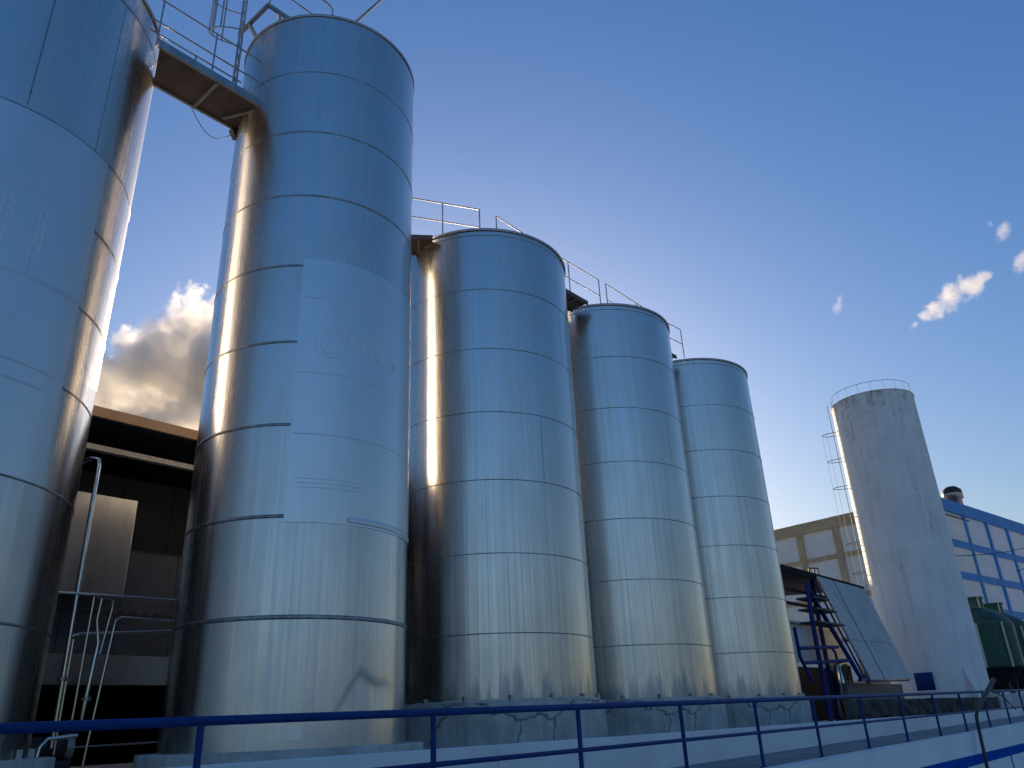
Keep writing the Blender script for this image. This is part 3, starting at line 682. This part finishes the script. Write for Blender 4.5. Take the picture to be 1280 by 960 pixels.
for az, d, zb, lab in ((28.93, 55.5, 2.0, 'dark green bottle-shaped cooling tower half hidden behind the white tank'),
                       (29.95, 60.0, 2.0, 'second dark green cooling tower behind the first, at the right edge of the photo')):
    x, y = az_pt(az, d); tower((x, y, zb), lab)
    plinth('concrete pad under ' + ('the half hidden green cooling tower' if d < 58 else 'the second green cooling tower'), circ(2.4, 8), .004, 1.04, M['conc_l'], 'pads under the cooling towers', (x, y, 0))

# ================================================================== BIG FACTORY BUILDING
BX, BY = az_pt(26.5, 75)
def face(az): t = R(40.4-az); return Vector((math.cos(t), math.sin(t), 0))
def wing(label, azd, L, zt, pitch, off, rows, hb, rib, mats, name, nsign, e0=-1.):
    d = face(azd); t = thing('factory_building', (BX, BY, 0), label, 'building', None, math.atan2(d.y, d.x))
    # local x along the face, local -y (or +y) outwards
    s = nsign
    y0, y1 = (0, 3.5) if s < 0 else (-14, 0)
    MB().box(0, L, y0, y1, 0, zt-.06).build('wall', mats[0], t)
    def fr(x0, x1, z0, z1, dep): 
        a, b = (s*dep, s*.0-0.004*s) if s > 0 else (s*dep, .004)
        a, b = min(a, b), max(a, b); return MB().box(x0, x1, a, b, z0, z1)
    fr(-.15, L+.12, zt-hb, zt, .20).build('roof_band', mats[1], t)
    for z, h_ in rows: fr(-.1, L+.06, z, z+h_, .13).build('floor_band', mats[1], t)
    x = off
    while x < L+.1:
        fr(x-rib/2, x+rib/2, .0, zt+.02 if rib > .55 else zt-hb+.01, .165).build('pilaster', mats[1], t); x += pitch
    MB().box(-.1, L+.1, y0 if s < 0 else y0, y1, zt-.055, zt+.015).build('roof', M['soffit'], t)
    return t
M['panel_w'] = painted_wall('white_facade_panel', (.80, .78, .71), (.45, .40, .32), .4)
M['panel_b'] = painted_wall('pale_facade_panel', (.74, .77, .80), (.40, .40, .40), .5)
M['beige'] = plain('beige_frame', (.50, .37, .21), .8, 0, .25, 1.2)
M['bblue'] = plain('blue_frame', (.03, .23, .58), .6, 0, .25, 1.2)
wing('long factory wall with beige concrete frame and white panels behind the farthest silo', -40.8, 34, 18.12, 3.72, 2.72, [(14.38-3.62*i, .38) for i in range(4)], 1.0, .62, (M['panel_w'], M['beige']), 'b', 1)
bw = wing('factory wing with bright blue frame and pale panels, behind the white tank at the right', 49.0, 29.2, 19.65, 5.45, 2.0, [(15.12-2.98*i, .66) for i in range(5)], 1.2, .46, (M['panel_b'], M['bblue']), 'b', -1)
vt = thing('roof_ventilator', (BX+face(49).x*16.3, BY+face(49).y*16.3+1.5, 19.66), 'round dark roof ventilator with pale cowl on top of the blue framed wing', 'ventilator')
MB().lathe([(.75, 0), (.75, 1.3), (.95, 1.32), (.95, 1.8)], 24).build('shaft', M['galv'], vt)
MB().lathe([(.95, 1.8), (.9, 2.2), (.5, 2.55), (0, 2.65)], 24).build('cowl', M['dark_steel'], vt)
# cables strung to the towers
def cable(p, q, sag, label):
    p = Vector(p); q = Vector(q)
    tag(MB().tube([p.lerp(q, i/16)-Vector((0, 0, sag*4*(i/16)*(1-i/16))) for i in range(17)], .022, 5).build('overhead_cable', M['black']), label, 'cable', 'overhead cables')
cable((48.5, 10.4, 9.2), (75.5, 9.2, 13.3), .25, 'upper thin cable from the white tank across the blue framed wing')
cable((56.8, 8.6, 9.0), (75.5, 8.9, 13.25), .4, 'lower thin cable from the green cooling tower across the blue framed wing')

# ================================================================== BENT POLE
bp = thing('bent_pole', (19.55, 4.45, 0), 'dark bent and broken steel pole in front of the railing', 'pole')
MB().tube([(-.03, 0, .01), (-.03, 0, .46), (.25, .03, 1.36), (.32, .03, 1.46)], .034, 8).build('pole_shaft', M['dark_steel'], bp)
MB().tube([(.31, .03, 1.44), (.55, .03, 1.56), (2.62, .0, 2.16)], [.036, .04, .055], 8).build('pole_arm', M['dark_steel'], bp)
MB().tube([(2.0, .03, 1.98), (2.6, .03, 1.9), (3.3, .03, 1.78), (4.3, .03, 1.50)], .015, 6).build('loose_wire', M['dark_steel'], bp)

# ================================================================== CLOUDS (real volumes far away)
def cloud(name, az, el, D, lobes, dens, nscale, label, thr=.5, amp=2.6, sharp=4.0):
    x, y = az_pt(az, D*math.cos(R(el))); z = HC+D*math.sin(R(el))
    sx = max(abs(l[0])+l[3] for l in lobes)*1.15; sz = max(abs(l[2])+l[3] for l in lobes)*1.15; sy = max(abs(l[1])+l[3] for l in lobes)*1.1
    k = bpy.data.materials.new(name); k.use_nodes = True; t = k.node_tree; t.nodes.clear()
    N = lambda s_: t.nodes.new('ShaderNode'+s_)
    out = N('OutputMaterial'); pv = N('VolumePrincipled'); t.links.new(pv.outputs[0], out.inputs['Volume'])
    tc = N('TexCoord')
    acc = None
    for lx, ly, lz, lr in lobes:
        v = N('VectorMath'); v.operation = 'DISTANCE'; t.links.new(tc.outputs['Object'], v.inputs[0]); v.inputs[1].default_value = (lx, ly, lz)
        mr = N('MapRange'); mr.inputs['From Min'].default_value = lr; mr.inputs['From Max'].default_value = 0; mr.clamp = False
        t.links.new(v.outputs['Value'], mr.inputs['Value'])
        if acc is None: acc = mr.outputs[0]
        else:
            mx = N('Math'); mx.operation = 'MAXIMUM'; t.links.new(acc, mx.inputs[0]); t.links.new(mr.outputs[0], mx.inputs[1]); acc = mx.outputs[0]
    nz = N('TexNoise'); nz.inputs['Scale'].default_value = nscale; nz.inputs['Detail'].default_value = 9; nz.inputs['Roughness'].default_value = .66
    t.links.new(tc.outputs['Object'], nz.inputs['Vector'])
    a = N('Math'); a.operation = 'MULTIPLY_ADD'; t.links.new(nz.outputs['Fac'], a.inputs[0]); a.inputs[1].default_value = amp; a.inputs[2].default_value = -amp*thr-.25
    s_ = N('Math'); s_.operation = 'ADD'; t.links.new(a.outputs[0], s_.inputs[0]); t.links.new(acc, s_.inputs[1])
    m_ = N('Math'); m_.operation = 'MULTIPLY'; m_.use_clamp = False; t.links.new(s_.outputs[0], m_.inputs[0]); m_.inputs[1].default_value = sharp
    c_ = N('Clamp'); t.links.new(m_.outputs[0], c_.inputs[0])
    d_ = N('Math'); d_.operation = 'MULTIPLY'; t.links.new(c_.outputs[0], d_.inputs[0]); d_.inputs[1].default_value = dens
    t.links.new(d_.outputs[0], pv.inputs['Density']); pv.inputs['Color'].default_value = (.97, .97, .97, 1); pv.inputs['Anisotropy'].default_value = .48
    me = MB().box(-sx, sx, -sy, sy, -sz, sz)
    o = me.build(name, k); o.location = (x, y, z); o.rotation_euler = (0, 0, R(40.4-az-90))
    k.volume_intersection_method if False else None
    return tag(o, label, 'cloud', None, 'stuff')
# local x = to the right seen from the camera, y = away
cloud('cumulus_cloud', -28.2, 23.0, 400, [(-28, 0, -20, 22), (-12, 0, -10, 24), (-22, 5, -34, 26), (8, 0, 2, 30), (12, 5, -25, 36), (26, 0, 24, 26), (40, 5, 0, 40)], .15, .05, 'large cumulus cloud in the gap between the two biggest silos')
def small(az, el, D, lobes, dens, label): cloud('small_cloud', az, el, D, lobes, dens, .075, label, .53, 3.6, 2.2)
small(32.3, 24.6, 600, [(4, 0, 0, 12), (15, 0, 3, 11), (-8, 0, -5, 8), (-15, 0, -9, 6), (-21, 0, -13, 5), (25, 0, 8, 6)], .07, 'small wispy white cloud with a tail, right of the silos')
small(25.45, 25.8, 600, [(0, 0, 0, 6), (2, 0, 5, 5)], .03, 'tiny faint cloud between the silos and the wispy cloud')
small(36.9, 27.6, 600, [(0, 0, 0, 7), (-6, 0, 6, 4)], .06, 'upper one of the two clouds at the right edge')
small(37.3, 25.5, 600, [(0, 0, 0, 8), (7, 0, 3, 7)], .07, 'lower one of the two clouds at the right edge')

# ================================================================== TREES BEHIND THE VIEWER (seen mirrored in the steel)
M['leaf'] = plain('leaf_green', (.05, .075, .03), .7, 0, .4, 2)
random.seed(11)
tr = MB()
for i in range(46):
    az = 75+ (215.*i/45)+random.uniform(-1.5, 1.5); d = random.uniform(48, 70); x, y = az_pt(az, d)
    h = random.choice([2.5, 3.2, 4, 5, 6])*random.uniform(.8, 1.15); r = random.uniform(1.6, 3.0)
    for j in range(90):
        q = random.random(); rr = r*math.sqrt(random.random())*(1.05-q*.8); t = random.uniform(0, 6.28)
        c = Vector((x+rr*math.cos(t), y+rr*math.sin(t), q*h)); s_ = random.uniform(.35, .8)
        a = Vector((random.gauss(0, 1), random.gauss(0, 1), random.gauss(0, 1))).normalized()*s_; b = a.orthogonal().normalized()*s_*.7
        tr.add([c-a-b, c+a-b, c+a+b, c-a+b], [(0, 1, 2, 3)])
tag(tr.build('far_treeline', M['leaf']), 'far treeline across the yard mirrored in the silo bottoms', 'trees', None, 'stuff')
